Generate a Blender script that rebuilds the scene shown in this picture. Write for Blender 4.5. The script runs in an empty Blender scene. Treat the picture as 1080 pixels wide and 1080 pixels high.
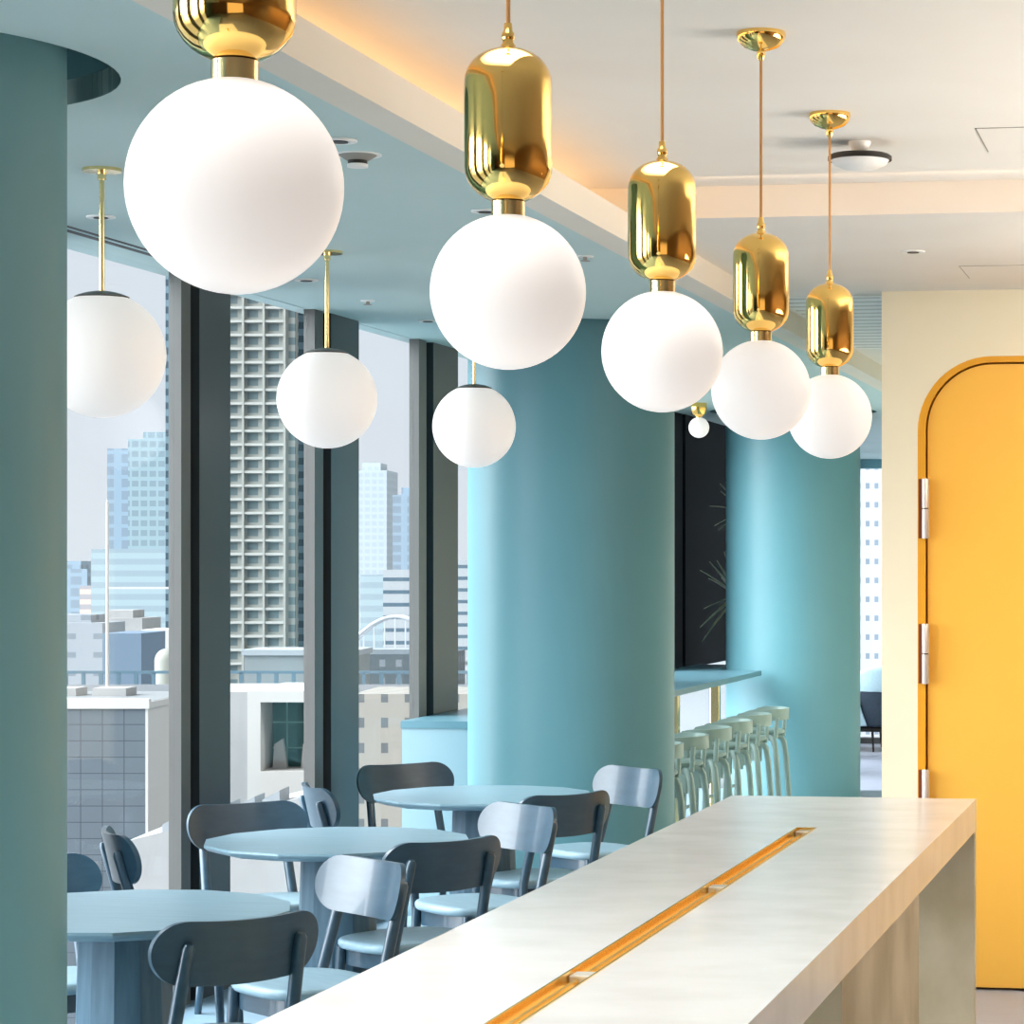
import bpy, bmesh, math, random
from mathutils import Vector, Matrix
random.seed(7)
PI = math.pi
scn = bpy.context.scene
COL = scn.collection
TH = math.radians(8.887)          # the photographer faces a little left of the room's long axis

# ------------------------------------------------------------------ camera
cd = bpy.data.cameras.new('camera'); cam = bpy.data.objects.new('camera', cd); COL.objects.link(cam)
cam.location = (0, 0, 1.855); cam.rotation_euler = (PI/2, 0, TH)
cd.sensor_width = 36; cd.lens = 36*2750/1080
cd.shift_x = -(850-540)/1080; cd.shift_y = (596-540)/1080
cd.clip_start = 0.05; cd.clip_end = 4000
scn.camera = cam

# ------------------------------------------------------------------ world, sun, lamps and fill lights, exposure
w = bpy.data.worlds.new('sky'); scn.world = w; w.use_nodes = True
bg = w.node_tree.nodes['Background']
def sky_nodes():
    """pale haze at the horizon, a much brighter patch added high on the window side to light the room"""
    nt = w.node_tree; N = nt.nodes; L = nt.links
    tc = N.new('ShaderNodeTexCoord')
    dp = N.new('ShaderNodeVectorMath'); dp.operation = 'DOT_PRODUCT'; dp.inputs[1].default_value = Vector((-.80, -.30, .50)).normalized()
    L.new(tc.outputs['Generated'], dp.inputs[0])
    mr = N.new('ShaderNodeMapRange'); mr.interpolation_type = 'SMOOTHSTEP'
    mr.inputs[1].default_value = GLOW_LO; mr.inputs[2].default_value = GLOW_HI; mr.inputs[3].default_value = 0; mr.inputs[4].default_value = 1
    L.new(dp.outputs['Value'], mr.inputs[0])
    mx = N.new('ShaderNodeMix'); mx.data_type = 'RGBA'; mx.inputs[6].default_value = HORIZON; mx.inputs[7].default_value = ADDED_GLOW
    L.new(mr.outputs[0], mx.inputs[0]); L.new(mx.outputs[2], bg.inputs[0])
HORIZON = (0.79, 0.84, 0.91, 1); ADDED_GLOW = (15.6, 16.2, 16.8, 1); GLOW_LO, GLOW_HI = .58, .95  # second colour: unseen bright sky patch added to light the room
sky_nodes(); bg.inputs[1].default_value = 1.0

def lamp(name, kind, loc, rot, energy, color, **kw):
    l = bpy.data.lights.new(name, kind); l.energy = energy; l.color = color
    for k, v in kw.items(): setattr(l, k, v)
    o = bpy.data.objects.new(name, l); COL.objects.link(o); o.location = loc; o.rotation_euler = rot
    return o

def aim(o, d):
    o.rotation_euler = Vector(d).to_track_quat('-Z', 'Y').to_euler()

sun = lamp('sun', 'SUN', (20, -10, 40), (0, 0, 0), 1.3, (1, .95, .87), angle=0.01)
aim(sun, (-.88, .22, -.60))
# warm fill light added behind the camera, the wall there has no window
dr = lamp('rear_fill', 'AREA', (1.8, -3.85, 1.6), (0, 0, 0), 32, (1.0, .72, .42), shape='RECTANGLE', size=4.0, size_y=2.6)
aim(dr, (0, 1, 0.12))
# warm light strip lying in the left ceiling cove
R_ = math.radians
cv = lamp('cove_light', 'AREA', (-2.42, 2.4, 3.080), (0, 0, 0), 26, (1.0, .57, .25), shape='RECTANGLE', size=12.8, size_y=0.05)
aim(cv, (1, 0, 0.30))
cw_ = lamp('ceiling_fill', 'AREA', (2.2, 8.0, 2.2), (0, 0, 0), 125, (1.0, .92, .82), shape="RECTANGLE", size=4.8, size_y=1.4, spread=R_(84))  # fill light added on the right to brighten the white ceiling
aim(cw_, (-1, 0, .92))
# fill light added out of view above the counter
td = lamp('counter_fill', 'AREA', (-1.25, 3.4, 3.13), (0, 0, 0), 30, (1.0, .96, .93), shape='RECTANGLE', size=.7, size_y=4.2, spread=R_(95))
# unseen fill light added to brighten the yellow door and its wall
ww = lamp('door_wall_fill', 'AREA', (.6, 9.3, 3.02), (0, 0, 0), 31, (1.0, .86, .64), shape='RECTANGLE', size=2.6, size_y=0.3, spread=R_(120))
aim(ww, (-.15, 1, -.75))
# fill light added so the right oak wall shines in the brass
ow = lamp('oak_wall_fill', 'AREA', (2.9, 6.0, 2.98), (0, 0, 0), 70, (1.0, .84, .60), shape='RECTANGLE', size=6.5, size_y=0.15, spread=R_(110))
aim(ow, (1, 0, -1.0))
# warm strip added unseen before the step of the ceiling
st = lamp('step_strip', 'AREA', (1.0, 8.62, 3.14), (0, 0, 0), 2.6, (1.0, .62, .34), shape='RECTANGLE', size=5.8, size_y=0.02)
aim(st, (0, 1, -.5))

scn.view_settings.view_transform = 'Standard'; scn.view_settings.look = 'None'
scn.view_settings.gamma = 1; scn.view_settings.use_curve_mapping = False
scn.view_settings.exposure = 0.0

# ------------------------------------------------------------------ materials
def srgb(r, g, b):
    f = lambda c: (c/255/12.92) if c/255 <= .04045 else ((c/255+.055)/1.055)**2.4
    return (f(r), f(g), f(b), 1)

def mat(name, color, rough=.5, metal=0, spec=.5, emis=None, es=0, coat=0):
    m = bpy.data.materials.new(name); m.use_nodes = True
    p = m.node_tree.nodes['Principled BSDF']
    p.inputs['Base Color'].default_value = color; p.inputs['Roughness'].default_value = rough
    p.inputs['Metallic'].default_value = metal; p.inputs['Specular IOR Level'].default_value = spec
    p.inputs['Coat Weight'].default_value = coat
    if emis: p.inputs['Emission Color'].default_value = emis; p.inputs['Emission Strength'].default_value = es
    return m

def noisy(name, c1, c2, scale=(1, 1, 1), nscale=5, rough=.5, detail=6, bump=0, lo=.3, hi=.7, spec=.5, coat=0):
    """two close tones mixed by noise over the object's own coordinates"""
    m = mat(name, c1, rough, spec=spec, coat=coat); nt = m.node_tree; N = nt.nodes; L = nt.links; p = N['Principled BSDF']
    tc = N.new('ShaderNodeTexCoord'); mp = N.new('ShaderNodeMapping'); mp.inputs['Scale'].default_value = scale
    nz = N.new('ShaderNodeTexNoise'); nz.inputs['Scale'].default_value = nscale; nz.inputs['Detail'].default_value = detail
    rp = N.new('ShaderNodeValToRGB'); rp.color_ramp.elements[0].position = lo; rp.color_ramp.elements[1].position = hi
    rp.color_ramp.elements[0].color = c1; rp.color_ramp.elements[1].color = c2
    L.new(tc.outputs['Object'], mp.inputs['Vector']); L.new(mp.outputs[0], nz.inputs['Vector'])
    L.new(nz.outputs['Fac'], rp.inputs[0]); L.new(rp.outputs[0], p.inputs['Base Color'])
    if bump:
        b = N.new('ShaderNodeBump'); b.inputs['Strength'].default_value = bump; b.inputs['Distance'].default_value = .004
        L.new(nz.outputs['Fac'], b.inputs['Height']); L.new(b.outputs[0], p.inputs['Normal'])
    return m

def facade(name, wall, win, cw, ch, a=(.2, .8), b=(.3, .8), rough=.7):
    """regular windows: a cell of cw x ch metres, window between the fractions a and b of the cell"""
    m = mat(name, wall, rough, spec=.2); nt = m.node_tree; N = nt.nodes; L = nt.links; p = N['Principled BSDF']
    tc = N.new('ShaderNodeTexCoord'); sx = N.new('ShaderNodeSeparateXYZ'); L.new(tc.outputs['Object'], sx.inputs[0])
    def mth(op, x, y=None):
        n = N.new('ShaderNodeMath'); n.operation = op
        for i, v in enumerate((x, y)):
            if v is None: continue
            if isinstance(v, (int, float)): n.inputs[i].default_value = v
            else: L.new(v, n.inputs[i])
        return n.outputs[0]
    u = mth('FRACT', mth('DIVIDE', mth('ADD', sx.outputs[0], sx.outputs[1]), cw))
    v = mth('FRACT', mth('DIVIDE', sx.outputs[2], ch))
    band = lambda t, lo, hi: mth('MULTIPLY', mth('GREATER_THAN', t, lo), mth('LESS_THAN', t, hi))
    k = mth('MULTIPLY', band(u, *a), band(v, *b))
    mx = N.new('ShaderNodeMix'); mx.data_type = 'RGBA'; mx.inputs[6].default_value = wall; mx.inputs[7].default_value = win
    L.new(k, mx.inputs[0]); L.new(mx.outputs[2], p.inputs['Base Color'])
    return m

def glassmat(name):
    m = bpy.data.materials.new(name); m.use_nodes = True; nt = m.node_tree; N = nt.nodes; L = nt.links
    N.remove(N['Principled BSDF']); out = N['Material Output']
    t = N.new('ShaderNodeBsdfTransparent'); t.inputs[0].default_value = (.97, .985, .99, 1)
    g = N.new('ShaderNodeBsdfGlossy'); g.inputs['Roughness'].default_value = .02
    mx = N.new('ShaderNodeMixShader'); mx.inputs[0].default_value = .035; L.new(t.outputs[0], mx.inputs[1]); L.new(g.outputs[0], mx.inputs[2])
    L.new(mx.outputs[0], out.inputs[0]); return m

M = {}
M['ceil_blue'] = noisy('blue grey ceiling paint', srgb(190, 212, 212), srgb(194, 216, 216), nscale=2, rough=.7, spec=.2)
M['ceil_white'] = noisy('off white ceiling paint', srgb(232, 228, 220), srgb(236, 233, 226), nscale=2, rough=.8, spec=.2)
M['beam'] = noisy('cream beam paint', srgb(226, 219, 206), srgb(230, 224, 212), nscale=2, rough=.7, spec=.2)
M['column'] = noisy('teal column paint', srgb(92, 142, 152), srgb(97, 147, 156), nscale=1.5, rough=.45, spec=.4)
M['wall_cream'] = noisy('cream wall paint', srgb(240, 228, 200), srgb(243, 232, 205), nscale=2, rough=.7, spec=.2)
M['yellow'] = noisy('yellow door lacquer', srgb(252, 188, 72), srgb(253, 192, 79), nscale=1.2, rough=.4)
M['wall_oak'] = noisy('oak wall panelling', srgb(112, 80, 42), srgb(126, 92, 52), scale=(6, 6, .6), nscale=3, rough=.5)
M['frame_yellow'] = mat('ochre door frame', srgb(232, 160, 24), .45)
M['gap'] = mat('dark door gap', srgb(110, 50, 14), .7)
M['satin'] = mat('satin nickel hinge', srgb(226, 212, 204), .35, .5)
M['brass'] = mat('polished brass', (.96, .63, .19, 1), .08, 1)
M['channel'] = mat('satin brass channel', (.96, .66, .20, 1), .26, 1)
M['brass_lt'] = mat('pale brass', (.90, .72, .36, 1), .16, 1)
M['brass_dk'] = mat('aged bronze cap', (.10, .10, .09, 1), .35, .6)
M['cord'] = mat('copper cord', (.55, .28, .10, 1), .4, .6)
M['globe'] = mat('opal glass globe', (.62, .61, .60, 1), .35, emis=(1, .92, .87, 1), es=.50, spec=.3)
M['concrete'] = noisy('polished pale concrete', srgb(227, 223, 218), srgb(237, 234, 230), scale=(1.2, 1.6, 1.1), nscale=4.5, rough=.22, detail=8, lo=.32, hi=.62, coat=.15)
M['raw_shaded_concrete'] = noisy('raw concrete in warm shade', srgb(178, 162, 126), srgb(218, 205, 176), scale=(1, 1, .8), nscale=3.5, rough=.6, detail=9, lo=.3, hi=.68, bump=.2)  # mottled counter concrete, warm shade of the legs put into its tan
M['floor'] = noisy('grey floor', srgb(146, 152, 166), srgb(156, 162, 176), nscale=3, rough=.35)
M['platform'] = noisy('blue grey floor', srgb(122, 150, 168), srgb(136, 162, 178), nscale=4, rough=.4)
M['mullion'] = mat('dark bronze aluminium', srgb(74, 78, 80), .42, .35)
M['mullion_dk'] = mat('black gasket', srgb(22, 26, 30), .5)
M['mullion_fr'] = mat('grey window frame', srgb(92, 92, 90), .45, .3)
M['blind'] = mat('blue black blind panel', srgb(22, 30, 38), .75, spec=.12)
M['glass'] = glassmat('window glass')
M['chair'] = noisy('blue stained wood', srgb(38, 66, 83), srgb(47, 76, 93), scale=(2, 9, 9), nscale=5, rough=.34, spec=.6, coat=.25)
M['seat'] = noisy('blue stained seat', srgb(136, 166, 180), srgb(148, 177, 190), scale=(2, 9, 9), nscale=5, rough=.4)
M['table'] = noisy('blue stained tabletop', srgb(120, 150, 164), srgb(133, 163, 176), scale=(1, 9, 1), nscale=6, rough=.34)
M['pedestal'] = noisy('blue stained pedestal staves', srgb(58, 90, 110), srgb(84, 116, 134), scale=(7, 7, .8), nscale=5, rough=.5)
M['bar'] = mat('pale blue bar paint', srgb(128, 158, 168), .4)
M['bar_top'] = mat('bar top with dark reflection', srgb(88, 126, 138), .3)  # darker than the bar: a dark reflection put into the colour
M['stool'] = noisy('grey green lacquered stool', srgb(126, 150, 144), srgb(136, 158, 150), nscale=4, rough=.38)
M['white'] = mat('white plastic', srgb(238, 238, 236), .4)
M['grey'] = mat('grey line', srgb(150, 146, 138), .6)
M['black'] = mat('black plastic', srgb(24, 20, 14), .5)
M['leaf'] = noisy('dusty green leaf', srgb(196, 206, 180), srgb(228, 230, 204), nscale=8, rough=.5)
M['trunk'] = noisy('palm trunk', srgb(96, 78, 60), srgb(120, 98, 74), nscale=14, rough=.8)
M['pot'] = mat('grey pot', srgb(120, 124, 126), .6)
M['navy'] = noisy('navy upholstery', srgb(38, 52, 66), srgb(46, 60, 74), nscale=40, rough=.9)
M['pale_fabric'] = noisy('pale blue cushion fabric', srgb(166, 196, 208), srgb(178, 206, 216), nscale=40, rough=.9)
M['clip'] = mat('clear acrylic divider', srgb(214, 206, 190), .15, spec=.6)

# ------------------------------------------------------------------ mesh helpers
class MB:
    def __init__(s): s.bm = bmesh.new()
    def box(s, x0, x1, y0, y1, z0, z1, bevel=0, seg=2):
        r = bmesh.ops.create_cube(s.bm, size=1, matrix=Matrix.Translation(((x0+x1)/2, (y0+y1)/2, (z0+z1)/2)) @ Matrix.Diagonal((x1-x0, y1-y0, z1-z0, 1)))
        if bevel:
            es = list({e for v in r['verts'] for e in v.link_edges})
            bmesh.ops.bevel(s.bm, geom=es, offset=bevel, segments=seg, affect='EDGES', profile=.5)
        return s
    def lathe(s, prof, c=(0, 0, 0), n=32, rot=0):
        rings = []
        for r, z in prof:
            if r < 1e-6: rings.append([s.bm.verts.new((c[0], c[1], c[2]+z))])
            else: rings.append([s.bm.verts.new((c[0]+r*math.cos(2*PI*k/n+rot), c[1]+r*math.sin(2*PI*k/n+rot), c[2]+z)) for k in range(n)])
        for a, b in zip(rings, rings[1:]):
            for k in range(n):
                k2 = (k+1) % n
                if len(a) == 1 and len(b) == 1: continue
                if len(a) == 1: s.bm.faces.new((a[0], b[k], b[k2]))
                elif len(b) == 1: s.bm.faces.new((a[k], a[k2], b[0]))
                else: s.bm.faces.new((a[k], a[k2], b[k2], b[k]))
        for R, flip in ((rings[0], 1), (rings[-1], 0)):
            if len(R) > 2: s.bm.faces.new(R[::-1] if flip else R)
        return s
    def tube(s, pts, rad, n=10, sq=None):
        """a tube through pts; rad a number or a list; sq=(w,d) gives a soft rectangular bar"""
        pts = [Vector(p) for p in pts]; m = len(pts)
        rad = rad if isinstance(rad, (list, tuple)) else [rad]*m
        rings = []; ref = None
        for i, p in enumerate(pts):
            t = (pts[min(i+1, m-1)]-pts[max(i-1, 0)]).normalized()
            if ref is None:
                ref = Vector((1, 0, 0)) if abs(t.x) < .8 else Vector((0, 1, 0))
            u = (ref-t*ref.dot(t)).normalized(); v = t.cross(u); ref = u
            ring = []
            for k in range(n):
                a = 2*PI*(k+.5)/n; cu, cv_ = math.cos(a), math.sin(a)
                if sq:
                    e = .45; cu = math.copysign(abs(cu)**e, cu)*sq[0]; cv_ = math.copysign(abs(cv_)**e, cv_)*sq[1]
                ring.append(s.bm.verts.new(p+u*cu*rad[i]+v*cv_*rad[i]))
            rings.append(ring)
        for a, b in zip(rings, rings[1:]):
            for k in range(n): s.bm.faces.new((a[k], a[(k+1) % n], b[(k+1) % n], b[k]))
        s.bm.faces.new(rings[0][::-1]); s.bm.faces.new(rings[-1]); return s
    def prism(s, outline, d0, d1, axis='y', bevel=0):
        """outline in the plane across axis, extruded from d0 to d1"""
        f = {'y': lambda a, b, d: (a, d, b), 'z': lambda a, b, d: (a, b, d), 'x': lambda a, b, d: (d, a, b)}[axis]
        A = [s.bm.verts.new(f(a, b, d0)) for a, b in outline]; B = [s.bm.verts.new(f(a, b, d1)) for a, b in outline]
        n = len(A); fs = [s.bm.faces.new(A), s.bm.faces.new(B[::-1])]
        for k in range(n): s.bm.faces.new((A[k], B[k], B[(k+1) % n], A[(k+1) % n]))
        if bevel:
            es = list({e for q in fs for e in q.edges})
            bmesh.ops.bevel(s.bm, geom=es, offset=bevel, segments=2, affect='EDGES', profile=.5)
        return s
    def rings(s, rs):
        """closed skin through rings of equal length, capped"""
        R = [[s.bm.verts.new(p) for p in r] for r in rs]; n = len(R[0])
        for a, b in zip(R, R[1:]):
            for k in range(n): s.bm.faces.new((a[k], a[(k+1) % n], b[(k+1) % n], b[k]))
        s.bm.faces.new(R[0][::-1]); s.bm.faces.new(R[-1]); return s
    def build(s, name, m, parent=None, smooth=35):
        bmesh.ops.recalc_face_normals(s.bm, faces=s.bm.faces)
        me = bpy.data.meshes.new(name); s.bm.to_mesh(me); s.bm.free()
        me.materials.append(m)
        if smooth:
            me.shade_smooth(); me.set_sharp_from_angle(angle=math.radians(smooth))
        o = bpy.data.objects.new(name, me); COL.objects.link(o)
        if parent: o.parent = parent
        return o

def tag(o, label, cat, group=None):
    o['label'] = label; o['category'] = cat
    if group: o['group'] = group
    return o
def thing(name, label, cat, loc=(0, 0, 0), rz=0, group=None):
    o = bpy.data.objects.new(name, None); COL.objects.link(o); o.empty_display_size = .1
    o.location = loc; o.rotation_euler = (0, 0, rz); return tag(o, label, cat, group)
def struct(o): o['kind'] = 'structure'; return o
def shell(name, loc=(0, 0, 0)):
    o = bpy.data.objects.new(name, None); COL.objects.link(o); o.location = loc; return struct(o)
def kids(o): return [c for c in bpy.data.objects if c.parent == o]
def copy_tree(o, parent=None):
    c = o.copy(); COL.objects.link(c)
    if parent: c.parent = parent
    for ch in kids(o): copy_tree(ch, c)
    return c
def circle(cx, cy, r, n=48): return [(cx+r*math.cos(2*PI*k/n), cy+r*math.sin(2*PI*k/n)) for k in range(n)]

# ------------------------------------------------------------------ the room
XW = -3.82            # window plane
ZB, ZF, ZU = 2.955, 3.055, 3.165      # blue ceiling, far ceiling, tray ceiling
ZP = .20              # raised floor by the windows
COLS = [(-2.997, 5.36), (-2.975, 11.91), (-2.98, 18.46)]; RC = .4825

struct(MB().box(-4.2, 4.2, -4.2, 27.4, -.15, 0).build('floor', M['floor'], smooth=0))
struct(MB().box(XW-.12, -1.72, -4, 19.0, 0, ZP).build('floor', M['platform'], smooth=0)).name = 'floor_platform'

def plate_with_holes(name, m, x0, x1, y0, y1, z0, z1, holes):
    """ceiling slab with round openings: each opening sits in its own square of the slab"""
    b = MB(); bm = b.bm
    ys = sorted(holes, key=lambda h: h[1]); cur = y0
    def prism4(xa, xb, ya, yb): b.box(xa, xb, ya, yb, z0, z1)
    for (hx, hy, hr) in ys:
        s = hr+.12
        if hy-s > cur: prism4(x0, x1, cur, hy-s)
        prism4(x0, hx-s, hy-s, hy+s); prism4(hx+s, x1, hy-s, hy+s)
        n = 64; inn = []; out = []
        for k in range(n):
            a = 2*PI*k/n; ca, sa = math.cos(a), math.sin(a); q = s/max(abs(ca), abs(sa))
            inn.append((hx+hr*ca, hy+hr*sa)); out.append((hx+q*ca, hy+q*sa))
        V = [[bm.verts.new((x, y, z)) for x, y in L_] for L_, z in ((inn, z0), (out, z0), (out, z1), (inn, z1))]
        for k in range(n):
            k2 = (k+1) % n
            for i in range(4):
                A, B = V[i], V[(i+1) % 4]; bm.faces.new((A[k], A[k2], B[k2], B[k]))
        cur = hy+s
    prism4(x0, x1, cur, y1)
    return struct(b.build(name, m, smooth=30))
HR = .60
plate_with_holes('ceiling', M['ceil_blue'], XW-.12, -2.082, -4, 27.2, ZB, ZB+.06, [(x, y, HR) for x, y in COLS]).name = 'ceiling_blue'
struct(MB().box(-2.082, -1.972, -4, 27.2, ZB, ZF, ).build('trim_1', M['beam'], smooth=0))
struct(MB().box(-2.45, 4.2, -4, 8.86, ZU, ZU+.06).build('ceiling', M['ceil_white'], smooth=0)).name = 'ceiling_tray'
struct(MB().box(-1.972, 4.2, 8.86, 27.2, ZF, ZU+.06).build('ceiling', M['ceil_white'], smooth=0)).name = 'ceiling_far'
struct(MB().box(-2.45, -1.972, 8.86, 8.94, ZF, ZU+.06).box(-2.50, -2.45, -4, 8.94, ZB+.06, ZU+.06).build('trim_2', M['ceil_white'], smooth=0))
struct(MB().box(-2.45, -2.082, -4, 8.86, ZB+.06, ZB+.09).build('trim_3', M['ceil_white'], smooth=0))
struct(MB().box(-4.2, 4.2, -4.2, 27.4, 3.40, 3.5).build('ceiling', M['ceil_white'], smooth=0)).name = 'ceiling_slab'

def make_column(x, y, k, lab):
    t = struct(MB().lathe([(RC, 0), (RC, 3.39)], (0, 0, 0), 96).build('column', M['column'], smooth=30)); t.location = (x, y, 0)
    return t
for k, (x, y) in enumerate(COLS):
    c = make_column(x, y, k, ''); c.name = 'wall_column_%s' % ('near', 'middle', 'far')[k]
    # the round recess in the ceiling that the column rises through
    b = MB(); n = 64
    prof = [(HR, ZB+.002), (HR, ZB+.20), (HR+.02, ZB+.20), (HR+.02, ZB+.061), (HR+.001, ZB+.061)]
    rings = [[b.bm.verts.new((r*math.cos(2*PI*i/n), r*math.sin(2*PI*i/n), z)) for i in range(n)] for r, z in prof]
    for A, B in zip(rings, rings[1:]):
        for i in range(n): b.bm.faces.new((A[i], A[(i+1) % n], B[(i+1) % n], B[i]))
    o = struct(b.build('trim_%d' % (4+k), M['column'])); o.location = (x, y, 0)
    b = MB()
    rings = [[b.bm.verts.new((r*math.cos(2*PI*i/n), r*math.sin(2*PI*i/n), z)) for i in range(n)] for r, z in ((RC+.001, ZB+.19), (HR, ZB+.19), (HR, ZB+.2), (RC+.001, ZB+.2))]
    for A, B in zip(rings, rings[1:]+rings[:1]):
        for i in range(n): b.bm.faces.new((A[i], A[(i+1) % n], B[(i+1) % n], B[i]))
    o = struct(b.build('trim_%d' % (7+k), M['beam'])); o.location = (x, y, 0)

# walls that close the room
struct(MB().box(4.0, 4.2, -4, 27.2, 0, 3.4).build('wall_right', M['wall_oak'], smooth=0))
struct(MB().box(-4.2, 4.2, -4.2, -4.0, 0, 3.4).build('wall_rear', M['wall_oak'], smooth=0))
YD = 11.35
dx0, dx1, dzt, dr_ = -1.237, .15, 2.731, .285
fx0, fx1, fzt, fr_ = -1.279, .192, 2.765, .325
def arch(x0, x1, zt, r, n=14, z0=0):
    p = [(x0, z0)]
    p += [(x0+r-r*math.cos(PI/2*k/n), zt-r+r*math.sin(PI/2*k/n)) for k in range(n+1)]
    p += [(x1-r+r*math.sin(PI/2*k/n), zt-r+r*math.cos(PI/2*k/n)) for k in range(n+1)]
    p += [(x1, z0)]; return p
fr_out = arch(fx0, fx1, fzt, fr_)
wall_out = [(-1.438, 0)] + fr_out + [(4.0, 0), (4.0, ZF), (-1.438, ZF)]
struct(MB().prism(wall_out, YD, YD+.12).build('wall_door', M['wall_cream'], smooth=25))
struct(MB().box(-1.438, 4.0, YD+.12, 20.2, 0, ZF).build('wall_core', M['wall_cream'], smooth=0))

dn = shell('door_1', (0, 0, 0))
leaf = MB().prism(arch(dx0, dx1, dzt, dr_, z0=.012), YD+.012, YD+.055, bevel=.002).build('door_leaf', M['yellow'], dn, 25)
frame_o = [p for p in fr_out] + [(dx1+.008, 0)] + arch(dx0-.008, dx1+.008, dzt+.008, dr_+.008)[::-1][1:]
MB().prism(frame_o, YD-.004, YD+.10, bevel=.0).build('door_frame', M['frame_yellow'], dn, 25)
MB().prism(arch(dx0-.007, dx1+.007, dzt+.007, dr_+.007), YD+.06, YD+.10).build('door_stop', M['gap'], dn, 25)
for zc in (2.102, 1.4675, .83):
    h = MB().box(fx0+.004, dx0-.022, YD-.006, YD-.001, zc-.13, zc+.13).build('hinge', M['gap'], dn)
    MB().lathe([(.0, -.131), (.0155, -.131), (.0165, -.128), (.0165, -.0025), (.0165, -.0025)], (dx0-.006, YD-.016, zc), 20).build('hinge_barrel', M['satin'], h)
    MB().lathe([(.0165, .0025), (.0165, .128), (.0155, .131), (0, .131)], (dx0-.006, YD-.016, zc), 20).build('hinge_barrel', M['satin'], h)
    MB().lathe([(.012, -.0025), (.012, .0025)], (dx0-.006, YD-.016, zc), 16).build('hinge_pin', M['black'], h)

# ------------------------------------------------------------------ window wall
# dark posts: (start, end) along the wall; panes between them
POSTS = [(-1.37, -.8), (.15, .72), (1.67, 2.24), (3.19, 3.76), (4.71, 5.28), (6.23, 6.80), (7.70, 8.28),
         (9.276, 9.831), (10.743, 11.40), (12.23, 12.974), (13.8, 14.4), (15.3, 15.9), (17.72, 20.4), (22.6, 23.2), (24.6, 25.2), (26.6, 27.0)]
for k, ((a, b_), nxt) in enumerate(zip(POSTS, POSTS[1:]+[None])):
    wn = shell('window_%d' % (k+1))
    L_ = b_-a
    z0 = 0
    if L_ > 2:      # blind panel, unseen near end lengthened to shade the far column, glazed below
        z0 = 1.10
        MB().box(XW-.04, XW, a, a+.9, z0, ZB).box(XW-.04, XW+.012, a+.94, b_, z0, ZB).box(XW-.04, XW-.02, a+.9, a+.94, z0, ZB).build('panel', M['blind'], wn, 0)
        MB().box(XW-.035, XW-.023, a, b_, ZP+.05, z0).build('pane', M['glass'], wn, 0)
        MB().box(XW-.04, XW+.004, a, b_, 0, ZP+.05).build('sill', M['mullion_fr'], wn, 0)
    else:
        MB().box(XW-.045, XW+.004, a, a+L_*.16, z0, ZB).build('frame', M['mullion_fr'], wn, 0)
        MB().box(XW-.045, XW-.03, a+L_*.16, a+L_*.285, z0, ZB).build('gasket', M['mullion_dk'], wn, 0)
        MB().box(XW-.028, XW-.012, a+L_*.205, a+L_*.235, ZP, ZB).build('rail', M['mullion_fr'], wn, 0)
        MB().box(XW-.045, XW+.012, a+L_*.285, a+L_*.85, z0, ZB).build('panel', M['mullion'], wn, 0)
        MB().box(XW-.045, XW-.02, a+L_*.85, b_, z0, ZB).build('gasket', M['mullion_dk'], wn, 0)
    if nxt:
        MB().box(XW-.035, XW-.023, b_, nxt[0], ZP+.05, ZB).build('pane', M['glass'], wn, 0)
        MB().box(XW-.045, XW+.004, b_, nxt[0], 0, ZP+.05).build('sill', M['mullion_fr'], wn, 0)
struct(MB().box(-3.685, -3.668, -3.9, 9.1, ZB-.002, ZB+.001).box(-3.735, -3.71, -3.9, 9.1, ZB-.002, ZB+.001).build('trim_10', M['mullion_dk'], smooth=0))
struct(MB().box(XW-.12, XW, -4.0, -1.37, 0, ZB+.06).build('wall_left', M['column'], smooth=0))
# far end wall: glazed
wn = shell('window_30')
MB().box(-4.0, -1.44, 26.9, 26.95, .06, 2.86).build('pane', M['glass'], wn, 0)
MB().box(-4.0, 4.0, 26.86, 26.99, 2.86, ZF).build('head', M['column'], wn, 0)
MB().box(-4.0, 4.0, 26.86, 26.99, 0, .06).build('sill', M['mullion_fr'], wn, 0)
for x in (-3.75, -2.5, -1.44): MB().box(x, x+.06, 26.86, 26.99, .06, 2.86).build('mullion', M['mullion'], wn, 0)
struct(MB().box(-1.38, 4.0, 26.86, 27.0, 0.0, ZF).build('wall_far', M['wall_cream'], smooth=0))

# ------------------------------------------------------------------ concrete counter with brass channel
XL, XR, Y0, Y1, ZC, TS = -1.487, -.722, 1.5, 8.018, 1.135, .096
cn = thing('concrete_counter', 'long polished pale concrete counter with a brass channel set in its top', 'counter', (-1.1, 4.8, 0))
cn_in = Matrix.Translation((1.1, -4.8, 0))
def cpart(mb, name, m, parent=cn, smooth=0):
    mb.bm.transform(cn_in if parent is cn or parent in kids(cn) else Matrix()); return mb.build(name, m, parent, smooth)
sx0, sx1, sy0, sy1 = -1.130, -1.074, 1.9, 7.06
b = MB()
b.box(XL, sx0, Y0, Y1, ZC-TS, ZC).box(sx1, XR, Y0, Y1, ZC-TS, ZC).box(sx0, sx1, Y0, sy0, ZC-TS, ZC).box(sx0, sx1, sy1, Y1, ZC-TS, ZC)
cpart(b, 'countertop', M['concrete'])
for (a, b_) in ((7.955, Y1), (5.08, 6.44), (2.3, 3.6)):
    cpart(MB().box(XL+.002, XR-.001, a, b_, 0, ZC-TS), 'leg_panel', M['raw_shaded_concrete'])
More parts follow.
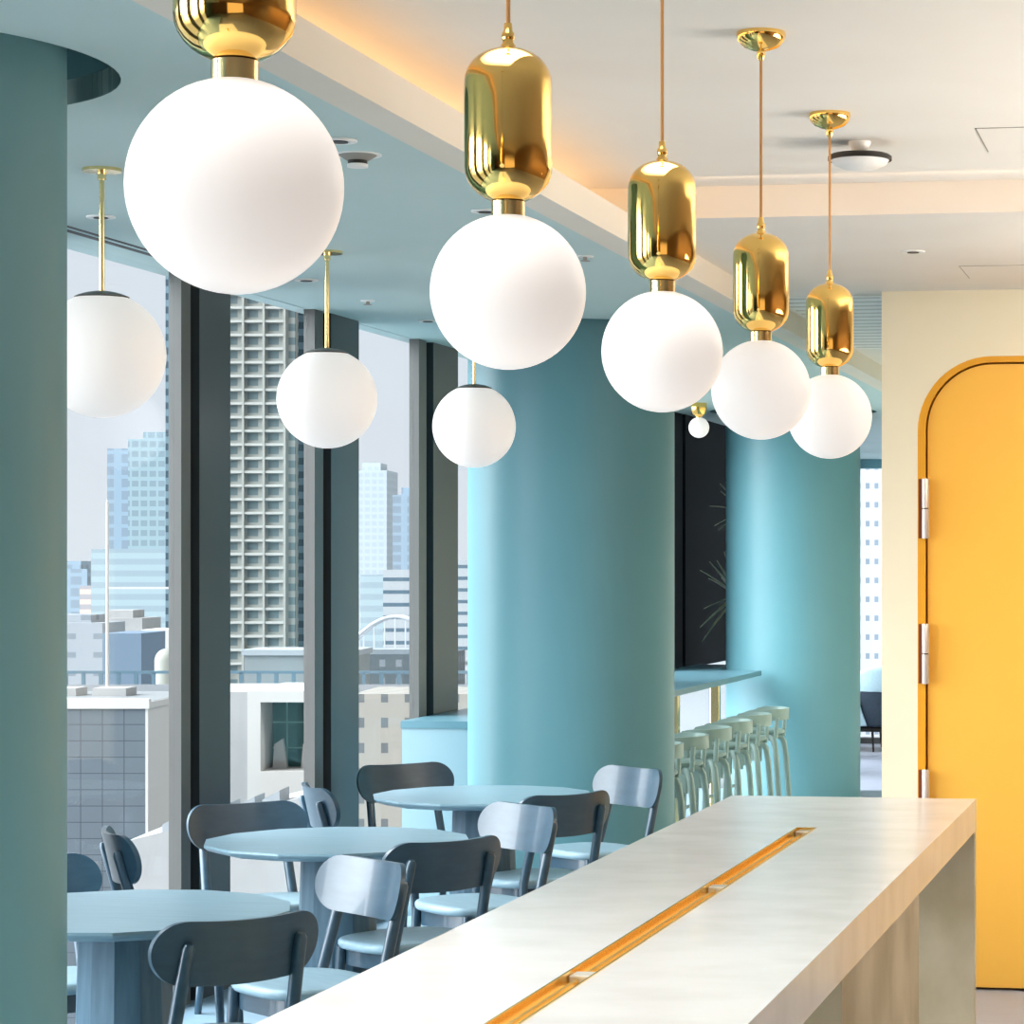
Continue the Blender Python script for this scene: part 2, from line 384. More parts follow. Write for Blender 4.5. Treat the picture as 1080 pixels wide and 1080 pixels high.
ch = cpart(MB().box(sx0, sx0+.004, sy0, sy1, ZC-.03, ZC+.0015).box(sx1-.004, sx1, sy0, sy1, ZC-.03, ZC+.0015).box(sx0, sx1, sy0, sy1, ZC-.035, ZC-.016)
      .box(sx0+.018, sx0+.024, sy0, sy1, ZC-.02, ZC-.010).box(sx0, sx1, sy1-.004, sy1, ZC-.03, ZC+.0015), 'brass_channel', M['channel'])
for y in (3.2, 4.48, 5.76, 7.0):
    cpart(MB().box(sx0+.006, sx1-.006, y, y+.05, ZC-.018, ZC-.004, bevel=.003), 'divider', M['clip'], ch)

# ------------------------------------------------------------------ brass pendants over the counter
def pendant(y, label):
    zg = 2.286
    t = thing('pendant_lamp', label, 'lamp', (-1.1, y, zg), 0, 'brass and opal pendants in a row above the counter')
    MB().lathe([(0, ZU-zg), (.060, ZU-zg), (.061, ZU-zg-.008), (.057, ZU-zg-.022), (.043, ZU-zg-.036), (.022, ZU-zg-.044), (.010, ZU-zg-.047), (.010, ZU-zg-.062), (.005, ZU-zg-.07), (0, ZU-zg-.07)], n=48).build('canopy', M['brass'], t, 50)
    MB().lathe([(.0036, .415), (.0036, ZU-zg-.06)], n=10).build('cord', M['cord'], t)
    MB().lathe([(0, .425), (.006, .424), (.007, .412), (.010, .408), (.0105, .400), (.008, .394), (.012, .388), (.012, .378), (0, .378)], n=24).build('finial', M['brass'], t, 60)
    p = [(0, .387)]
    for k in range(1, 9):
        a = PI/2*k/8; p.append((.069*math.sin(a)**.92, .330+.056*math.cos(a)))
    p += [(.0692, .30), (.0692, .24), (.069, .195)]
    for k in range(1, 8):
        a = PI/2*k/8; p.append((.069*math.cos(a), .195-.056*math.sin(a)))
    p += [(.020, .1385), (0, .1385)]
    MB().lathe(p, n=56).build('brass_body', M['brass'], t, 70)
    MB().lathe([(0, .142), (.0265, .142), (.0265, .112), (0, .112)], n=36).build('collar', M['brass_lt'], t)
    r = .1225
    MB().lathe([(0, r)]+[(r*math.sin(PI*k/32), r*math.cos(PI*k/32)) for k in range(1, 32)]+[(0, -r)], n=64).build('globe', M['globe'], t, 70)
for y, l in ((2.83, 'biggest pendant with opal globe, its brass body cut by the top of the photo'),
             (3.993, 'second nearest brass pendant with opal globe above the counter'),
             (5.156, 'middle brass pendant of five, its opal globe in front of the middle column'),
             (6.319, 'fourth brass pendant of the row, its globe overlapping the last one'),
             (7.482, 'farthest brass pendant of the row, nearest the yellow door')):
    pendant(y, l)

# opal globes on rods above the tables
def rod_pendant(x, y, label):
    zg = 2.438; r = .174
    t = thing('globe_pendant', label, 'lamp', (x, y, zg), 0, 'opal globes on brass rods above the tables')
    MB().lathe([(0, ZB-zg), (.054, ZB-zg), (.054, ZB-zg-.009), (.012, ZB-zg-.011), (.012, ZB-zg-.03), (0, ZB-zg-.03)], n=40).build('canopy', M['brass_lt'], t)
    MB().lathe([(.0072, r-.004), (.0072, ZB-zg-.01)], n=12).build('rod', M['brass_lt'], t)
    a0 = math.radians(25)
    prof = [(0, r+.006)]+[((r+.003)*math.sin(a0*k/6), (r+.004)*math.cos(a0*k/6)) for k in range(1, 7)]+[((r-.004)*math.sin(a0), (r-.004)*math.cos(a0)), (0, r-.02)]
    MB().lathe(prof, n=48).build('cap', M['brass_dk'], t)
    MB().lathe([(0, r)]+[(r*math.sin(PI*k/32), r*math.cos(PI*k/32)) for k in range(1, 32)]+[(0, -r)], n=64).build('globe', M['globe'], t, 70)
rod_pendant(-3.048, 6.847, 'opal globe on a brass rod beside the dark near column, partly cut by it')
rod_pendant(-3.07, 8.77, 'opal globe on a brass rod in front of the residential tower window, middle of three')
rod_pendant(-3.07, 10.61, 'opal globe on a brass rod in front of the middle column, farthest of three')
# small ceiling globe
t = thing('ceiling_globe_lamp', 'tiny far ceiling lamp with gold cup and opal globe between two columns', 'lamp', (-3.45, 17.365, 2.788))
MB().lathe([(0, .167), (.052, .167), (.055, .15), (.055, .12), (.045, .09), (.02, .072), (0, .072)], n=32).build('gold_cup', M['brass'], t, 60)
MB().lathe([(0, .075), (.018, .075), (.018, .055), (0, .055)], n=24).build('collar', M['brass_lt'], t)
MB().lathe([(0, .07)]+[(.07*math.sin(PI*k/24), .07*math.cos(PI*k/24)) for k in range(1, 24)]+[(0, -.07)], n=40).build('globe', M['globe'], t, 70)

# ------------------------------------------------------------------ tables
def make_table(x, y, label):
    t = thing('round_table', label, 'table', (x, y, ZP), 0, 'faceted round blue tables by the windows')
    R = .4465
    MB().lathe([(R-.05, .700), (R-.012, .712), (R, .722), (R, .7295), (R-.001, .73)], n=14, rot=.12).build('tabletop', M['table'], t, 12)
    MB().lathe([(.150, 0), (.134, .34), (.122, .700)], n=12, rot=.2).build('pedestal', M['pedestal'], t, 12)
make_table(-2.887, 6.63, 'blue faceted round table cut by the near column, nearest of three')
make_table(-2.915, 8.432, 'blue faceted round table in the middle of the three')
make_table(-2.912, 10.194, 'blue faceted round table in front of the middle column, farthest of three')

# ------------------------------------------------------------------ chairs
def sup(a, b, e, n=40):
    return [(a*math.copysign(abs(math.cos(2*PI*k/n))**e, math.cos(2*PI*k/n)), b*math.copysign(abs(math.sin(2*PI*k/n))**e, math.sin(2*PI*k/n))) for k in range(n)]
def back_panel():
    b = MB(); r = .083; hw = .236; th = .017; zc = .679
    nx = 40; rows = 6
    xs = [-hw*math.cos(PI*i/nx) for i in range(nx+1)]
    F = []; Bk = []
    for x in xs:
        d = abs(x)-(hw-r); hh = r if d <= 0 else math.sqrt(max(r*r-d*d, 1e-6))
        hh = hh*1.0
        cf, cb = [], []
        for j in range(rows+1):
            z = zc + (hh*(2*j/rows-1)) + .012*(x/hw)**2
            y = -.262 + 1.05*x*x - (z-zc)*.22
            cf.append(b.bm.verts.new((x, y+th/2, z))); cb.append(b.bm.verts.new((x, y-th/2, z)))
        F.append(cf); Bk.append(cb)
    for i in range(nx):
        for j in range(rows):
            b.bm.faces.new((F[i][j], F[i+1][j], F[i+1][j+1], F[i][j+1])); b.bm.faces.new((Bk[i][j], Bk[i][j+1], Bk[i+1][j+1], Bk[i+1][j]))
        for j in (0, rows): b.bm.faces.new((F[i][j], Bk[i][j], Bk[i+1][j], F[i+1][j]))
    for i in (0, nx):
        for j in range(rows): b.bm.faces.new((F[i][j], F[i][j+1], Bk[i][j+1], Bk[i][j]))
    return b
def make_chair():
    t = thing('dining_chair', '', 'chair')
    rs = []
    for s_, z in ((.90, .396), (.97, .400), (1.0, .410), (1.0, .420), (.975, .428), (.93, .431), (.6, .427)):
        rs.append([(x*s_, y*s_-.022, z) for x, y in sup(.220, .187, .72)])
    MB().rings(rs).build('seat', M['seat'], t, 60)
    MB().rings([[(x, y-.022, z) for x, y in sup(.172, .148, .35)] for z in (.340, .398)]).build('seat_frame', M['chair'], t)
    back_panel().build('backrest', M['chair'], t, 50)
    for s_ in (-1, 1):
        MB().tube([(s_*.165, .118, .400), (s_*.184, .140, 0)], [.019, .013], 14).build('leg', M['chair'], t)
        yb = -.262+1.05*.16*.16-.024
        MB().tube([(s_*.188, -.225, 0), (s_*.176, -.188, .30), (s_*.170, -.182, .42), (s_*.162, yb+.028, .60), (s_*.158, yb-.002, .700), (s_*.158, yb-.006, .712)], [.013, .017, .018, .018, .0165, .010], 14).build('leg', M['chair'], t, 50)
    return t
CH = [  # backrest top x, y, facing direction, label
 ((-2.407, 6.284), (-.764, .645), 'dark blue chair seen from behind at the nearest table, in front of all others'),
 ((-2.430, 8.164), (-.80, .60), 'dark blue chair seen from behind at the middle table'),
 ((-2.465, 9.890), (-.80, .60), 'dark blue chair seen from behind at the farthest table'),
 ((-2.497, 7.594), (-.64, -.77), 'pale lit chair between nearest and middle tables, by the counter edge'),
 ((-2.505, 9.416), (-.64, -.77), 'pale lit chair between middle and farthest tables, by the counter edge'),
 ((-2.500, 11.23), (-.64, -.77), 'pale lit chair in front of the middle column, farthest along the counter'),
 ((-3.600, 9.320), (.693, -.72), 'dark chair with full backrest facing the camera behind the middle table, before a window post'),
 ((-3.610, 11.275), (.693, -.72), 'dark chair facing the camera behind the farthest table, next to the pale blue bar end'),
 ((-3.610, 7.500), (.693, -.72), 'chair behind the nearest table, only one backrest end showing past the near column'),
 ((-3.660, 8.258), (.849, .527), 'pale chair seen edge-on at the window side of the middle table'),
 ((-3.610, 10.079), (.849, .527), 'pale chair seen edge-on at the window side of the farthest table'),
]
proto = make_chair()
for i, ((px, py), d, lab) in enumerate(CH):
    o = proto if i == 0 else copy_tree(proto)
    n = math.hypot(*d); d = (d[0]/n, d[1]/n)
    o.location = (px+.275*d[0], py+.275*d[1], ZP); o.rotation_euler = (0, 0, math.atan2(-d[0], d[1]))
    tag(o, lab, 'chair', 'blue wooden chairs around the tables')

# ------------------------------------------------------------------ window bar, stools, plant, lounge chair
bt = thing('window_bar', 'pale blue high bar along the windows between the columns', 'bar table', (-3.5, 15, ZP))
bi = Matrix.Translation((3.5, -15, -ZP))
def bpart(mb, name, m): mb.bm.transform(bi); return mb.build(name, m, bt, 0)
bpart(MB().prism([(-3.79, 11.86), (-3.462, 11.86), (-3.462, 12.40), (-3.115, 12.46), (-3.115, 17.92), (-3.47, 17.98), (-3.47, 18.95), (-3.79, 18.95)], 1.085, 1.12, 'z'), 'bar_top', M['bar_top'])
bpart(MB().box(-3.785, -3.465, 11.865, 11.90, ZP, 1.085), 'end_panel', M['bar'])
for y in (13.7, 15.25, 16.55):
    bpart(MB().box(-3.21, -3.15, y-.03, y+.03, ZP, 1.085, bevel=.004), 'post', M['brass_lt'])

def make_stool():
    t = thing('bar_stool', '', 'stool')
    MB().lathe([(0, .590), (.165, .590), (.178, .598), (.178, .612), (.170, .618), (0, .616)], n=40).build('seat', M['stool'], t, 50)
    for sx in (-1, 1):
        MB().tube([(sx*.195, .17, 0), (sx*.180, .155, .44), (sx*.172, .148, .53), (sx*.15, .13, .567), (sx*.10, .09, .576)], 1, 12, sq=(.024, .016)).build('leg', M['stool'], t, 50)
        MB().tube([(sx*.20, -.19, 0), (sx*.184, -.160, .44), (sx*.172, -.148, .53), (sx*.15, -.13, .567), (sx*.10, -.09, .576)], 1, 12, sq=(.024, .016)).build('leg', M['stool'], t, 50)
        MB().tube([(sx*.188, .03, .40), (sx*.190, .025, .56), (sx*.190, .015, .715)], 1, 12, sq=(.011, .032)).build('arm_support', M['stool'], t, 50)
    # low bent backrest wrapping round to both sides, its front ends rounded
    P = [(-.19, .05), (-.191, .03), (-.192, -.01), (-.19, -.05)]
    P += [(-.19*math.cos(PI*k/16), -.07-.13*math.sin(PI*k/16)) for k in range(1, 16)]
    P += [(-x, y) for x, y in P[3::-1]]
    rs = []
    for i, (x, y) in enumerate(P):
        q = (x/.2, (y+.05)/.16); n_ = math.hypot(*q); nx_, ny_ = (q[0]/n_, min(0, q[1]/n_)); e = min(i, len(P)-1-i)
        hi = (.715, .740, .750, .752)[min(e, 3)]; lo = (.695, .684, .682, .682)[min(e, 3)]
        rs.append([(x-nx_*.008, y-ny_*.008, lo), (x+nx_*.008, y+ny_*.008, lo), (x+nx_*.008, y+ny_*.008, hi), (x-nx_*.008, y-ny_*.008, hi)])
    MB().rings(rs).build('backrest', M['stool'], t, 60)
    for sx in (-1, 1):
        MB().tube([(sx*.150, -.150, .57), (sx*.152, -.158, .70)], 1, 12, sq=(.02, .012)).build('back_support', M['stool'], t, 50)
    MB().tube([(-.172, .162, .25), (.172, .162, .25)], .010, 10).build('footrest', M['stool'], t)
    return t
sp = make_stool()
SL = ['stool mostly hidden by the middle column, nearest of the bar stools', 'second bar stool from the middle column', 'third bar stool from the middle column',
      'third bar stool from the far column', 'second bar stool from the far column', 'bar stool standing right before the far column, last of the row']
for k in range(6):
    o = sp if k == 0 else copy_tree(sp)
    o.location = (-2.86, 12.93+.665*k, ZP); o.rotation_euler = (0, 0, PI/2)
    tag(o, 'grey green ' + SL[k], 'stool', 'grey green bar stools in a row')

pl = thing('potted_palm', 'spiky leaved potted palm half hidden behind the far column', 'plant', (-3.53, 19.22, 0))
MB().lathe([(0, 0), (.14, 0), (.18, .38), (.165, .38), (.15, .34), (0, .34)], n=32).build('pot', M['pot'], pl)
MB().tube([(0, 0, .3), (.02, .01, .9), (0, 0, 1.55)], [.05, .045, .035], 12).tube([(.02, .01, .9), (.06, .04, 1.5), (.05, .0, 2.2)], [.035, .03, .025], 12).build('trunk', M['trunk'], pl)
def leaves(c, n, L0, seed):
    rnd = random.Random(seed)
    for k in range(n):
        az = rnd.uniform(PI*.95, PI*1.75) if k % 3 else rnd.uniform(0, 2*PI)
        if k % 3 == 0 and (math.cos(az) < -.45 and math.sin(az) > -.3): az += PI
        if math.cos(az) < -.55: az = PI + math.acos(.55)
        el = rnd.uniform(-.7, 1.3); l = L0*rnd.uniform(.75, 1.05)
        d = Vector((math.cos(az)*math.cos(el), math.sin(az)*math.cos(el), math.sin(el)))
        side = d.cross(Vector((0, 0, 1))).normalized()
        b = MB(); Lr = []
        for j in range(6):
            u = j/5; p = Vector(c)+d*(l*u)+Vector((0, 0, -.12*l*u*u)); wv = .016*math.sin(PI*min(.98, .15+u*.83))+.001
            up = side.cross(d)*.0025
            Lr.append([p+side*wv, p+up*2, p-side*wv, p-up])
        b.rings([[tuple(q) for q in r] for r in Lr]).build('leaf', M['leaf'], pl, 60)
leaves((0, 0, 1.62), 26, .46, 3); leaves((.05, 0, 2.25), 20, .36, 5)

lc = thing('lounge_chair', 'navy lounge chair with pale blue cushion far off beside the far column', 'armchair', (-3.52, 26.0, 0), PI/2)
MB().box(-.36, .36, -.40, .33, .20, .25, bevel=.02).build('seat_base', M['black'], lc, 50)
MB().box(-.30, .30, -.25, .31, .25, .44, bevel=.04, seg=3).build('seat_cushion', M['pale_fabric'], lc, 50)
MB().prism([(-.36, .25), (-.28, .25), (-.34, .80), (-.44, .78)], -.36, .36, 'x', bevel=.015).build('backrest', M['navy'], lc, 50)
MB().prism([(.06, .60), (-.30, .58), (-.42, .62), (-.44, .80), (-.36, .86), (-.12, .84), (.04, .74)], -.40, .30, 'x', bevel=.04).build('back_cushion', M['pale_fabric'], lc, 50)
for s_ in (-1, 1):
    MB().prism([(-.38, .25), (.30, .25), (.24, .58), (-.42, .64)], s_*.36-.03, s_*.36+.03, 'x', bevel=.02).build('armrest', M['navy'], lc, 50)
    MB().prism([(.28, .26), (-.13, .26), (-.02, .58), (.23, .56)], s_*.40-.012, s_*.40+.012, 'x', bevel=.008).build('side_pad', M['pale_fabric'], lc, 50)
    for yy in (-.17, .25): MB().tube([(s_*.30, yy, .21), (s_*.33, yy*1.08, 0)], [.014, .010], 10).build('leg', M['black'], lc)

# ------------------------------------------------------------------ ceiling fittings
def downlight(x, y, z, lab, r=.045):
    t = thing('downlight', lab, 'downlight', (x, y, z), 0, 'small recessed downlights in the blue ceiling' if z == ZB else 'small recessed downlights in the white ceiling')
    MB().lathe([(r*.62, -.001), (r*.62, -.005), (r, -.005), (r*1.02, -.002), (r, 0), (r*.62, -.001)][:5]+[(r*.5, 0)], n=32).build('trim_ring', M['white'], t)
    MB().lathe([(0, -.0045), (r*.5, -.0045), (r*.5, -.007), (0, -.007)], n=24).build('lens', M['black'], t)
for x, y, l in ((-2.235, 6.48, 'recessed downlight in the blue ceiling at the right edge of the biggest globe'),
                (-3.467, 7.78, 'recessed downlight in the blue ceiling behind the rod of the near globe'),
                (-3.455, 9.63, 'recessed downlight in the blue ceiling left of the middle rod canopy'),
                (-2.232, 7.84, 'recessed downlight in the blue ceiling just above the second big globe'),
                (-3.49, 11.32, 'recessed downlight in the blue ceiling near the window head, before the middle column')):
    downlight(x, y, ZB, l)
downlight(-1.135, 9.91, ZF, 'recessed downlight in the white ceiling before the door wall')
t = thing('ceiling_spotlight', 'round ceiling spotlight with a protruding lens beside the biggest globe', 'spotlight', (-2.266, 6.717, ZB))
MB().lathe([(.03, -.001), (.064, -.003), (.064, 0), (.03, 0)], n=40).build('trim_ring', M['white'], t)
MB().lathe([(0, -.002), (.052, -.002), (.030, -.016), (0, -.016)], n=32).build('reflector', M['grey'], t)
MB().lathe([(0, -.014), (.026, -.014), (.026, -.026), (0, -.026)], n=32).build('barrel', M['black'], t)
MB().lathe([(0, -.026), (.028, -.026), (.028, -.034), (0, -.034)], n=32).build('rim', M['white'], t)
for x, y, l in ((-3.475, 10.43, 'small grey sprinkler head in the blue ceiling between two downlights'), (-2.21, 9.05, 'small grey sprinkler head in the blue ceiling beside the second big globe')):
    t = thing('sprinkler_head', l, 'sprinkler', (x, y, ZB), 0, 'sprinkler heads in the blue ceiling')
    MB().lathe([(0, 0), (.03, 0), (.028, -.004), (0, -.004)], n=24).build('plate', M['white'], t)
    MB().lathe([(0, -.004), (.008, -.004), (.008, -.014), (.018, -.016), (.018, -.018), (0, -.018)], n=16).build('deflector', M['grey'], t)
t = thing('ceiling_detector', 'white round ceiling detector with a black disc on a small bracket', 'detector', (-1.082, 8.0, ZU))
MB().lathe([(0, 0), (.034, 0), (.034, -.006), (.018, -.040), (0, -.040)], n=32).build('bracket', M['white'], t)
MB().lathe([(0, -.038), (.090, -.040), (.099, -.046), (.099, -.058), (0, -.058)], n=48).build('disc', M['black'], t)
MB().lathe([(0, -.058), (.090, -.058), (.082, -.070), (.055, -.082), (0, -.088)], n=48).build('dome', M['white'], t, 60)
def hatch(x0, y0, s_, z, lab):
    t = thing('access_hatch', lab, 'hatch', (x0, y0, z), 0, 'flush access hatches in the white ceiling')
    MB().box(.004, s_-.004, .004, s_-.004, -.0022, -.0002).build('panel', M['ceil_white'], t, 0)
    MB().box(0, .006, 0, s_, -.0015, -.0001).box(s_-.006, s_, 0, s_, -.0015, -.0001).box(0, s_, 0, .006, -.0015, -.0001).box(0, s_, s_-.006, s_, -.0015, -.0001).build('seam', M['grey'], t, 0)
hatch(-.707, 7.80, .45, ZU, 'flush square access hatch in the white tray ceiling right of the detector')
hatch(-1.010, 10.43, .45, ZF, 'flush square access hatch in the lower white ceiling above the yellow door')
t = thing('ceiling_grille', 'long white louvred air grille in the ceiling beside the cream wall', 'air grille', (-1.7, 12.9, ZF))
MB().box(-.25, .24, -1.4, 1.4, -.004, -.001).build('frame', M['white'], t, 0)
b = MB()
for k in range(16): b.box(-.24, .23, -1.35+.175*k, -1.30+.175*k, -.0052, -.004)
b.build('louvres', mat('pale louvre', srgb(206, 203, 196), .6), t, 0)

# ------------------------------------------------------------------ the city outside (axes of the street grid follow the view)
GZ = -25.0
struct(MB().box(-1500, 400, 29, 2500, GZ-1, GZ).build('ground_outside', mat('city ground', srgb(118, 124, 128), .9), smooth=0)).name = 'floor_city_ground'
cT, sT = math.cos(TH), math.sin(TH)
def city(name, lab, cat, xc, zc, group=None):
    return thing(name, lab, cat, (xc*cT-zc*sT, xc*sT+zc*cT, GZ), TH, group)
def H(z): return z-GZ
mt = facade('tiled grey cladding', srgb(168, 176, 184), srgb(120, 128, 136), 1.35, 1.05, (.03, 1), (.05, 1))
mt = facade('grey cladding tiles', srgb(56, 62, 68), srgb(86, 94, 101), 1.0, .75, (.04, 1), (.05, 1))
wht = mat('white render', srgb(176, 174, 170), .8, spec=.2)
wht2 = noisy('weathered white roof', srgb(138, 139, 139), srgb(152, 152, 151), nscale=.3, rough=.8)
grey_roof = mat('grey roof', srgb(140, 146, 150), .8)
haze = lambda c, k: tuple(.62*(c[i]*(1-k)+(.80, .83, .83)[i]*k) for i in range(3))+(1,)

# near tiled block
t = city('tiled_building', 'near grey tiled block with bright white side wall below the first window', 'building', -36.4, 125)
MB().box(-6, 6, -5, 5, 0, H(-4.75)).build('walls', mt, t, 0)
MB().box(6, 6.12, -5, 5, 0, H(-4.75)).build('side_wall', wht, t, 0)
MB().box(-6.1, 6.2, -5.1, 5.1, H(-4.75), H(-4.45)).box(-6.1, 6.2, -5.1, -4.7, H(-4.45), H(-4.30)).build('parapet', wht, t, 0)
MB().box(-6.0, 6.1, -4.7, 5.0, H(-4.45), H(-4.43)).build('roof', mat('grey roof felt', srgb(112, 116, 118), .9), t, 0)
for k in range(4): MB().box(-5+2.4*k, -3.4+2.4*k, 0, 2.0, H(-4.44), H(-4.05)).build('roof_unit', wht2, t, 0)
# viaduct
t = city('viaduct', 'grey elevated road with railing crossing behind the tiled block', 'road', -56, 262)
MB().box(-40, 32, -6, 6, H(-13.2), H(-11.6)).build('deck', mat('viaduct concrete', srgb(120, 120, 120), .8), t, 0)
MB().box(-40, 32, -6, -5.7, H(-11.6), H(-10.7)).box(-40, 32, 5.7, 6, H(-11.6), H(-10.4)).build('barrier', mat('viaduct barrier', srgb(126, 130, 134), .8), t, 0)
b = MB()
for k in range(40): b.box(-40+1.8*k, -39.6+1.8*k, 5.7, 5.9, H(-10.4), H(-9.2))
b.box(-40, 32, 5.7, 5.9, H(-9.3), H(-9.0)).build('railing', mat('blue railing', srgb(72, 98, 112), .6), t, 0)
for x in (-32, -16, 0, 16): MB().box(x-1, x+1, -3, 3, 0, H(-13.2)).build('pier', grey_roof, t, 0)
t = city('flagpole', 'thin white pole standing in front of the hazy office block', 'pole', -64.3, 240)
MB().lathe([(.16, 0), (.12, H(7.5)), (.08, H(7.7)), (0, H(7.9))], n=16).build('mast', wht, t)
MB().box(-.05, 9, -.08, .08, H(-.35), H(-.15)).build('crossarm', wht, t, 0)

# residential tower with balconies
tw = city('apartment_tower', 'tall cream apartment tower filling the second window', 'building', -119, 580)
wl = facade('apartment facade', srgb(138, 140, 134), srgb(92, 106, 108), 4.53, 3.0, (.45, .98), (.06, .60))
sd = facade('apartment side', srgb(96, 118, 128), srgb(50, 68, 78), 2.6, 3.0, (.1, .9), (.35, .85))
MB().box(-20, 6.9, -8, 9, 0, H(125)).build('main_block', wl, tw, 0)
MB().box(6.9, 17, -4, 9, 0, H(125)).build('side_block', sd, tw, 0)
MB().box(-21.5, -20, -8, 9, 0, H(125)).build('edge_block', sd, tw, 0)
pil = mat('white pilaster', srgb(140, 142, 136), .8); slab = mat('white balcony slab', srgb(156, 157, 152), .8)
for x in (-17.9, -13.4, -8.9, -4.3, .23, 4.8): MB().box(x-.25, x+.25, -9.2, -8, 0, H(125)).build('pilaster', pil, tw, 0)
for k in range(38):
    z = H(-21)+3*k+1.0
    MB().box(-20, 5.0, -9.0, -8, z, z+.55).build('balcony', slab, tw, 0)
for k in range(38):
    z = H(-21)+3*k+1.0
    MB().box(10.6, 17.3, -5.4, -4, z, z+1.1).build('balcony', slab, tw, 0)
# podium under it
t = city('podium_block', 'plain grey block below the apartment tower', 'building', -62, 330)
MB().box(-8, 6, -5, 5, 0, H(-9.4)).build('walls', mat('podium grey', srgb(112, 120, 122), .8), t, 0)
MB().box(-8.3, 6.3, -5.3, 5.3, H(-9.4), H(-8.7)).build('parapet', mat('podium rim', srgb(134, 142, 146), .8), t, 0)

# white framed box building
t = city('white_cube_building', 'white building with a big square glazed opening below the second window', 'building', -29.4, 145)
MB().box(-5, -.55, -5, 5, 0, H(-4.95)).build('wing', wht2, t, 0)
MB().box(-.55, .15, -5.2, 5, 0, H(-4.9)).box(2.85, 3.6, -5.2, 5, 0, H(-4.9)).box(.15, 2.85, -5.2, 5, H(-5.5), H(-4.9)).box(.15, 2.85, -5.2, 5, 0, H(-9.2)).build('frame', wht, t, 0)
MB().box(.15, 2.85, -2, -1.9, H(-9.2), H(-5.5)).build('glazing', facade('green glazing', srgb(120, 160, 150), srgb(60, 96, 92), 1.1, 1.4, (.08, 1), (.06, 1)), t, 0)
for x in (.35, 1.9): MB().prism([(x, H(-9.2)), (x+.8, H(-9.2)), (x+.55, H(-7.6)), (x+.1, H(-7.9))], -3, -2.6, 'y').build('canopy', wht, t, 0)
t = city('stepped_roof', 'white stepped roof with grey skylights low in the second window', 'roof', -23.2, 108)
MB().prism([(-4, 0), (4, 0), (4, H(-7.2)), (-4, H(-9.2))], -3.5, 3.5, 'y').build('roof', wht2, t, 0)
for k in range(5):
    x = -2.6+1.0*k
    MB().prism([(x, H(-9.2)+2.0*(x+4)/8), (x+.7, H(-9.2)+2.0*(x+4.7)/8), (x+.7, H(-8.7)+2.0*(x+4.7)/8), (x, H(-8.9)+2.0*(x+4)/8)], -3.5, -1.5, 'y').build('skylight', grey_roof, t, 0)

# hazy towers and blocks
def block(name, lab, x0, x1, zt, zc, depth, m, roof=True, group=None):
    t = city(name, lab, 'building', (x0+x1)/2, zc+depth/2, group); hw = (x1-x0)/2
    MB().box(-hw, hw, -depth/2, depth/2, 0, H(zt)).build('walls', m, t, 0)
    if roof: MB().box(-hw*.6, hw*.5, -depth*.3, depth*.3, H(zt), H(zt)+max(1.0, zc*.003)).build('roof_plant', m, t, 0)
    return t
def pxb(x0, x1, y, Z): return ((x0-850)/2750*Z, (x1-850)/2750*Z, 1.855-(y-596)/2750*Z)
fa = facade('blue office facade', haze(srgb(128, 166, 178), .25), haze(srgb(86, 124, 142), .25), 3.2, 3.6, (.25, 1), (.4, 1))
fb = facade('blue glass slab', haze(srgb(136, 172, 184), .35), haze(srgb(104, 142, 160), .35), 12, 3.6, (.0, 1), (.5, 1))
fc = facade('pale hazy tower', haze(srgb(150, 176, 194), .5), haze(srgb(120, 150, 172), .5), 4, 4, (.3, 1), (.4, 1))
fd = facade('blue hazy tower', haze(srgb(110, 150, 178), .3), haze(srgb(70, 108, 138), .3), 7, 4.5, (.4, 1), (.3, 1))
fe = facade('white office', srgb(152, 157, 160), srgb(74, 94, 108), 300, 3.4, (0, 1), (.62, .92))
ff = facade('beige block', srgb(142, 138, 130), srgb(92, 96, 98), 1.5, 1.6, (.3, .6), (.35, .75))
fg = facade('white tower', srgb(228, 228, 230), srgb(120, 142, 160), 3.3, 3.05, (.35, .75), (.25, .62))
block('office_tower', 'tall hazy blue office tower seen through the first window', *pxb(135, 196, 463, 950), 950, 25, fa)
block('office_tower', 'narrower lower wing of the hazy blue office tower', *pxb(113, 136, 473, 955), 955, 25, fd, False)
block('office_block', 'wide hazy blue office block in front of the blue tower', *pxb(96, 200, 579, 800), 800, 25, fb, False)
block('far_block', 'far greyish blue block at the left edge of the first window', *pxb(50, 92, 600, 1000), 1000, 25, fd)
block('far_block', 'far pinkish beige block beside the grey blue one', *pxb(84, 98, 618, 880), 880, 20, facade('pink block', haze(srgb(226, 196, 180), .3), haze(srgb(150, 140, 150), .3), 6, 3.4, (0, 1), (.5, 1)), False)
block('low_white_building', 'low white building with grey wall in the first window, by the dome', *pxb(108, 149, 668, 400), 400, 15, facade('grey blue wall', srgb(98, 114, 130), srgb(98, 114, 130), 9, 9), False)
block('low_white_building', 'low bright white building right of the grey walled one', *pxb(149, 200, 664, 440), 440, 12, wht, False)
block('low_white_building', 'pale low warehouse at the left edge of the first window', *pxb(40, 108, 657, 450), 450, 15, facade('pale warehouse', srgb(136, 142, 148), srgb(110, 118, 126), 5, 3.2, (.3, .7), (.4, .7)))
block('low_white_building', 'far white jagged block behind the grey walled building', *pxb(95, 150, 652, 520), 520, 15, wht2)
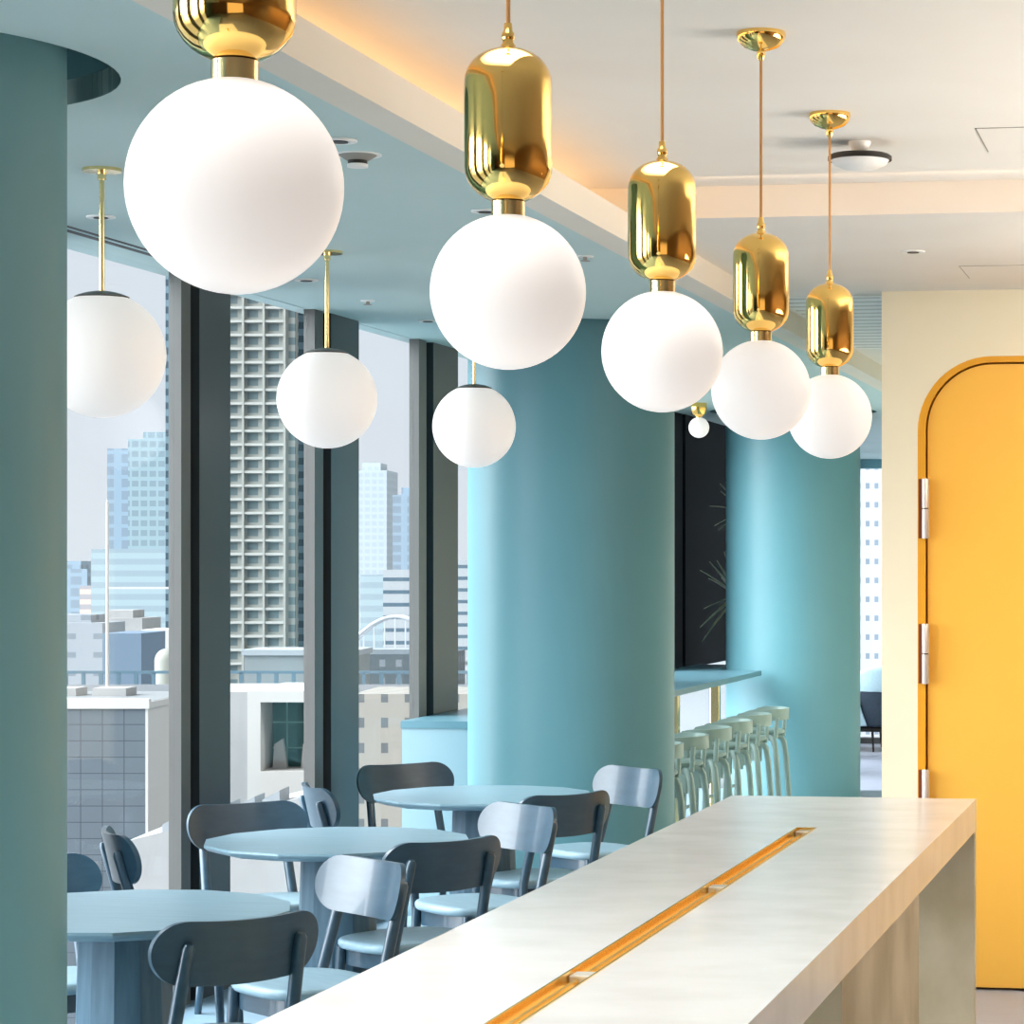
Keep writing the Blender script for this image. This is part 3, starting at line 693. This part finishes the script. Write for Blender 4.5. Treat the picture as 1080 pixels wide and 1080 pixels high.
t = city('dome', 'small grey white dome behind the viaduct', 'dome', -88, 360)
MB().lathe([(1.9, 0), (1.9, H(-11.3)), (1.75, H(-10.6)), (1.3, H(-10.0)), (.7, H(-9.7)), (0, H(-9.6))], n=32).build('dome_shell', mat('dome grey', srgb(122, 124, 116), .6), t, 50)
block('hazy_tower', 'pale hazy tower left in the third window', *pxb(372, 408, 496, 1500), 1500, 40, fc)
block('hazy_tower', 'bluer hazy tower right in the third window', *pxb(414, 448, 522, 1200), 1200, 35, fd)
block('white_office', 'white office with dark window bands behind the arch bridge', *pxb(404, 460, 601, 700), 700, 25, fe, False)
block('striped_office', 'white striped office seen in the sliver left of the middle column', *pxb(466, 512, 590, 760), 760, 25, fe, False)
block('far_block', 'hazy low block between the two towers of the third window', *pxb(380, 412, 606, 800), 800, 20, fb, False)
block('dark_roofed_block', 'dark low roofs under the arch bridge', *pxb(360, 470, 690, 350), 350, 20, facade('dark low block', srgb(76, 86, 92), srgb(110, 118, 124), 2.2, 2.4, (.6, .95), (.5, .9)), False)
block('beige_building', 'beige building with small grey windows under the third window', *pxb(372, 500, 732, 165), 165, 10, ff, False)
block('white_tower', 'white apartment tower seen past the far column', *pxb(860, 990, 380, 400), 400, 20, facade('white flats', srgb(180, 181, 184), srgb(120, 134, 146), 1.35, 2.9, (.3, .75), (.3, .6)), False)
# arch bridge
t = city('arch_bridge', 'white steel arch bridge seen in the third window', 'bridge', -79, 500)
steel = mat('white bridge steel', srgb(166, 172, 178), .6)
X0, X1 = -9.5, 10.5
MB().box(X0, X1, -2, 2, H(-15.3), H(-14.2)).build('deck', steel, t, 0)
for s_ in (-2, 2):
    pts = [(X0+(X1-X0)*k/20, s_, H(-14.6)+6.6*math.sin(PI*k/20)) for k in range(21)]
    MB().tube(pts, .36, 8).build('arch', steel, t)
for k in range(2, 19, 2):
    x = X0+(X1-X0)*k/20; MB().box(x-.14, x+.14, -2.1, -1.85, H(-14.4), H(-14.6)+6.6*math.sin(PI*k/20)).build('hanger', steel, t, 0)
